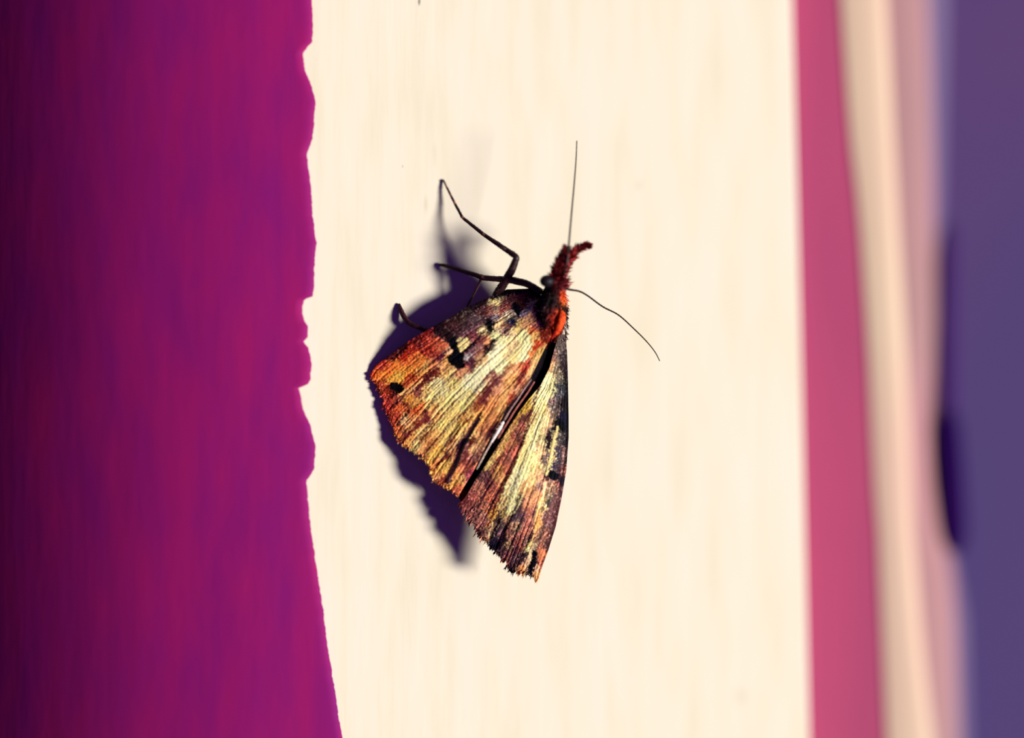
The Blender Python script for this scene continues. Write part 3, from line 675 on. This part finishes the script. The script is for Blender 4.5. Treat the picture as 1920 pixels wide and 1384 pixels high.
# tuft standing up on the head
nt2 = 380
base = np.stack([1052 + 5 * r.randn(nt2), 533 + 5 * r.randn(nt2), 118 + 3 * r.randn(nt2)], 1)
dirs = np.stack([0.9 + .5 * r.randn(nt2), -0.35 + .6 * r.randn(nt2), .5 + .4 * r.randn(nt2)], 1)
V, F2 = hairs_geo(base, dirs, 7 + 8 * r.rand(nt2), 2.2 + 1.4 * r.rand(nt2))
hc = lin((150, 62, 64))[None] * (0.35 + 1.4 * r.rand(nt2))[:, None]
f = mesh('head_tuft', PW(V), F2, m_fur, body, np.repeat(np.clip(hc, 0, .9), 4, 0), origin=P(1052, 533, 100)[0]); f['kind'] = 'stuff'
f['label'] = 'pinkish brown head tuft'
# bristles along the right side of the thorax
nb_ = 110
yy = 552 + 84 * r.rand(nb_)
xx = np.interp(yy, [550, 570, 600, 636], [1059, 1062, 1061, 1057])
base = np.stack([xx, yy, 96 + 6 * r.randn(nb_)], 1)
dirs = np.stack([0.65 + .3 * r.randn(nb_), 0.8 + .3 * r.randn(nb_), .1 * r.randn(nb_)], 1)
V, F2 = hairs_geo(base, dirs, 6 + 6 * r.rand(nb_), 1.6 + .6 * r.rand(nb_))
hc = np.tile(lin((48, 14, 16)), (nb_, 1)); hc[yy < 572] = lin((190, 80, 35))
f = mesh('bristles', PW(V), F2, m_fur, body, np.repeat(hc, 4, 0), origin=P(1062, 590, 92)[0]); f['kind'] = 'stuff'

# orange shoulder flap, highlight painted against a darker red left side
tp = smooth_path([(1052, 583, 112), (1054, 592, 114), (1051, 606, 112), (1044, 620, 107), (1034, 634, 101)], 30)
tr = np.interp(np.linspace(0, 1, 30), [0, .2, .5, .8, 1], [3, 6.5, 7.5, 6, 2])
TV, TF = tube_geo(tp, tr, 18, 0.55, 0.05, 8)
tc_ = lin((238, 84, 26)); tcol = np.tile(tc_, (len(TV), 1))
kk = np.clip(vnoise(TV[:, 0] / 4, TV[:, 1] / 4, 90) * 1.6 - .2 + np.clip((1047 - TV[:, 0]) / 10, -.2, .6), 0, 1)[:, None]
tcol = tcol * (1 - kk) + lin((150, 24, 12)) * kk
flap = mesh('shoulder_flap', PW(TV), TF, m_fur, moth, tcol, origin=P(1048, 608, 105)[0]); flap['label'] = 'orange shoulder flap with a painted highlight'

# eye
import bmesh
bm = bmesh.new(); bmesh.ops.create_uvsphere(bm, u_segments=28, v_segments=18, radius=1.0)
ev = np.array([v.co[:] for v in bm.verts]); efc = [[v.index for v in f_.verts] for f_ in bm.faces]; bm.free()
ev = ev * np.array([14, 11.5, 12]) + np.array([1026, 527, 121])
mesh('eye', PW(ev), efc, m_eye, body, origin=P(1028, 527, 112)[0])

# ---------------------------------------------------------------- palps
def palp(pts, radii, col, seed, n=420, label=None):
    pth = smooth_path(pts, 40); rr = np.interp(np.linspace(0, 1, 40), np.linspace(0, 1, len(radii)), radii)
    V, F = tube_geo(pth, rr * .7, 12, 0.8, 0.15, seed)
    q = np.random.RandomState(seed)
    cc = np.tile(lin(col), (len(V), 1)) * (0.6 + .7 * q.rand(len(V)))[:, None]
    o = mesh('palp', PW(V), F, m_fur, body, cc, origin=P(*pts[0])[0])
    T, S, U = frames(pth)
    i = np.clip(q.rand(n) * 39, 0, 38).astype(int); a = q.rand(n) * 6.283
    nm = S[i] * np.cos(a)[:, None] + U[i] * np.sin(a)[:, None]
    base = pth[i] + nm * (rr[i] * .55)[:, None]
    dr = T[i] * .9 + nm * (.65 + .35 * q.rand(n))[:, None] + q.randn(n, 3) * .2
    V2, F2 = hairs_geo(base, dr, (rr[i] * .6 + 4.5) * (.5 + 1.0 * q.rand(n)), 2.2 + 2.2 * q.rand(n))
    hc = lin(col)[None] * (0.3 + 1.9 * q.rand(n) ** 1.6)[:, None]
    V3 = np.vstack([V, V2]); F3 = F + (F2 + len(V)).tolist()
    cc = np.vstack([cc, np.repeat(np.clip(hc, 0, .9), 4, 0)])
    bpy.data.objects.remove(o)
    return mesh('palp', PW(V3), F3, m_fur, moth, cc, origin=P(*pts[0])[0])
palp([(1038, 527, 112), (1043, 508, 122), (1050, 492, 127), (1058, 476, 130), (1063, 463, 132)], [10, 9.5, 8, 7, 3.5], (112, 28, 32), 21, 620)
palp([(1050, 524, 116), (1058, 504, 124), (1068, 486, 127), (1077, 472, 130), (1088, 464, 132), (1100, 461, 133), (1108, 461, 134)], [9, 9, 8.5, 6.5, 6, 5, 1], (140, 42, 42), 22, 620)

# ---------------------------------------------------------------- antennae
def antenna(pts, r0, r1, col, n=120):
    pth = smooth_path(pts, n); t = np.linspace(0, 1, n)
    rr = (r0 * (1 - t) + r1 * t) * (1 + .12 * np.cos(np.arange(n) * math.pi))
    V, F = tube_geo(pth, rr, 8)
    cc = np.tile(lin(col), (len(V), 1))
    return mesh('antenna', PW(V), F, m_chitin, moth, cc, origin=P(*pts[0])[0])
antenna([(1054, 522, 122), (1063, 494, 140), (1066, 464, 138), (1069, 430, 132), (1073, 385, 126), (1077, 340, 122), (1080, 300, 118), (1081.5, 264, 115)], 2.4, 1.0, (30, 12, 12))
antenna([(1054, 538, 118), (1067, 543, 118), (1085, 546, 118), (1101, 554, 118), (1130, 575, 118), (1160, 591, 124), (1189, 617, 130), (1212, 640, 135), (1228, 660, 138), (1237, 677, 141)], 2.1, 0.85, (44, 30, 24))

# ---------------------------------------------------------------- legs
def leg(pts, radii, label=None, joints=(), spines=(), col=(40, 13, 18), n=110, seed=0):
    """one continuous jointed limb; joints: (x, y) of pale rings, spines: (x, y, h, dx, dy, length)"""
    pth = []
    rr = []
    p = np.asarray(pts, float)
    for k in range(len(p) - 1):
        m = max(4, int(np.hypot(*(p[k + 1, :2] - p[k, :2])) / 2.2))
        t = np.linspace(0, 1, m, endpoint=False)
        pth.append(p[k] + (p[k + 1] - p[k]) * t[:, None]); rr.append(radii[k] + (radii[k + 1] - radii[k]) * t)
    pth = np.vstack(pth + [p[-1:]]); rr = np.r_[np.concatenate(rr), radii[-1]] * 1.12
    for _ in range(2):
        pth[1:-1] = (pth[:-2] + 2 * pth[1:-1] + pth[2:]) / 4
    q = np.random.RandomState(seed + 40)
    V, F = tube_geo(pth, rr, 10, 0.9, 0.12, seed)
    c0 = lin(col)
    cc = np.tile(c0, (len(V), 1)) * (0.6 + .9 * vnoise(V[:, 0] / 5, V[:, 1] / 5, seed + 3))[:, None]
    for (jx, jy) in joints:
        d = np.hypot(V[:, 0] - jx, V[:, 1] - jy); k = np.clip((3.2 - d) / 1.5, 0, 1)[:, None] * .8
        cc = cc * (1 - k) + lin((170, 95, 75)) * k
    Vs, Fs = [V], list(F); Cs = [cc]; off_ = len(V)
    for (sx, sy, sh, dx, dy, L, r0) in spines:
        e = np.array([(sx, sy, sh), (sx + dx * L * .5, sy + dy * L * .5, sh - 1), (sx + dx * L, sy + dy * L, sh - 3)])
        v2, f2 = tube_geo(e, np.array([r0, r0 * .8, r0 * .2]), 6)
        Vs.append(v2); Fs += [[i + off_ for i in ff] for ff in f2]; Cs.append(np.tile(c0 * 1.2, (len(v2), 1))); off_ += len(v2)
    nb = int(len(pth) * 3.0)
    i = q.randint(1, len(pth) - 1, nb); T, S, U = frames(pth); a = q.rand(nb) * 6.283
    nm = S[i] * np.cos(a)[:, None] + U[i] * np.sin(a)[:, None]
    v2, f2 = hairs_geo(pth[i] + nm * (rr[i] * .8)[:, None], T[i] * -1.0 + nm * .55, rr[i] * .6 + 1.4, np.full(nb, .8))
    Vs.append(v2); Fs += (f2 + off_).tolist(); Cs.append(np.repeat(np.tile(c0 * 1.4, (nb, 1)), 4, 0))
    o = mesh('leg', PW(np.vstack(Vs)), Fs, m_chitin, moth, np.vstack(Cs), origin=P(*pts[0])[0])
    if label: o['label'] = label
    return o
leg([(985, 575, 50), (930, 556, 52), (938, 543, 60), (961, 504, 84), (969, 482, 92), (950, 469, 80), (907, 440, 54), (867, 408, 28), (852, 380, 17), (838, 352, 8), (831, 337, 2)],
    [6, 7.5, 7.5, 6.6, 5.2, 4.4, 3.2, 2.5, 2.1, 1.7, 1.3], 'long front leg reaching up and left', [(907, 440), (867, 408), (852, 380), (844, 366), (836, 349)],
    [(948, 467, 86, -.93, -.25, 16, 2.2), (962, 500, 84, .05, -1, 17, 1.8), (831, 338, 4, -.25, .97, 9, .8)], seed=1)
leg([(1014, 548, 92), (1002, 539, 92), (985, 531, 86), (961, 525.5, 76), (930, 523, 66), (905, 521, 56), (893, 516, 50), (870, 509, 36), (847, 502, 20), (834, 498, 9), (823, 496, 4)],
    [6, 5.5, 6, 6, 4.8, 4.6, 4, 3.6, 3.6, 3.2, 2.2], 'stout leg held out to the left', [(905, 519)], [(903, 523, 54, -.86, .5, 6, 1.8), (824, 496, 4, -.9, -.4, 6, 1)], seed=2)
leg([(903, 523, 54), (890, 549, 44), (876, 574, 34), (868, 590, 28)], [2.4, 1.8, 1.6, 1.5], 'thin straight tarsus going under the wing', seed=3)
leg([(812, 628, 34), (798, 620, 30), (785, 614, 26), (776, 611, 23), (765, 604, 17), (757, 594, 11), (751, 580, 5), (748.5, 570, 3)],
    [5, 4, 3.8, 4, 4.2, 4.4, 3.8, 1.8], 'short curved hind leg tip beside the orange wing corner', col=(46, 12, 24), seed=4)

# ---------------------------------------------------------------- blurred handle on the violet wall
ho = P(1775, 700, -250)[0]
hd = bpy.data.objects.new('window_handle', None); C.objects.link(hd); hd.location = ho; hd['_w'] = ho.tolist()
hd.empty_display_size = 0.002
tag(hd, 'blurred dark violet upright handle with a thick lower grip, on the violet wall', 'handle')
def bar(name, pts, radii, flat, mat, **kw):
    pth = smooth_path(pts, 40); rr = np.interp(np.linspace(0, 1, 40), np.linspace(0, 1, len(radii)), radii)
    V, F = tube_geo(pth, rr, 20, flat)
    return mesh(name, PW(V), F, mat, hd, origin=P(*pts[len(pts) // 2])[0], **kw)
bar('grip', [(1772, 772, -110), (1776, 800, -106), (1783, 900, -102), (1789, 990, -106), (1793, 1030, -112)], [15, 25, 26, 25, 16], 0.8, m_handle)
bar('shank', [(1776, 425, -190), (1774, 470, -175), (1773, 560, -160), (1773, 680, -140), (1773, 785, -112)], [9, 17, 18, 19, 20], 0.8,
    paint('violet_metal', [(0.3, (0.034, 0.010, 0.085)), (0.7, (0.042, 0.012, 0.095))], (80, 80, 80), 0.00002, 0.9, 0.0))
bar('mounting_stub', [(1776, 440, -180), (1777, 444, -220), (1777, 446, -262)], [7, 8, 11], 1.0, m_handle)
bar('mounting_stub', [(1783, 900, -110), (1783, 900, -180), (1783, 900, -262)], [12, 12, 14], 1.0, m_handle)

for o in bpy.data.objects:
    if '_w' in o: del o['_w']
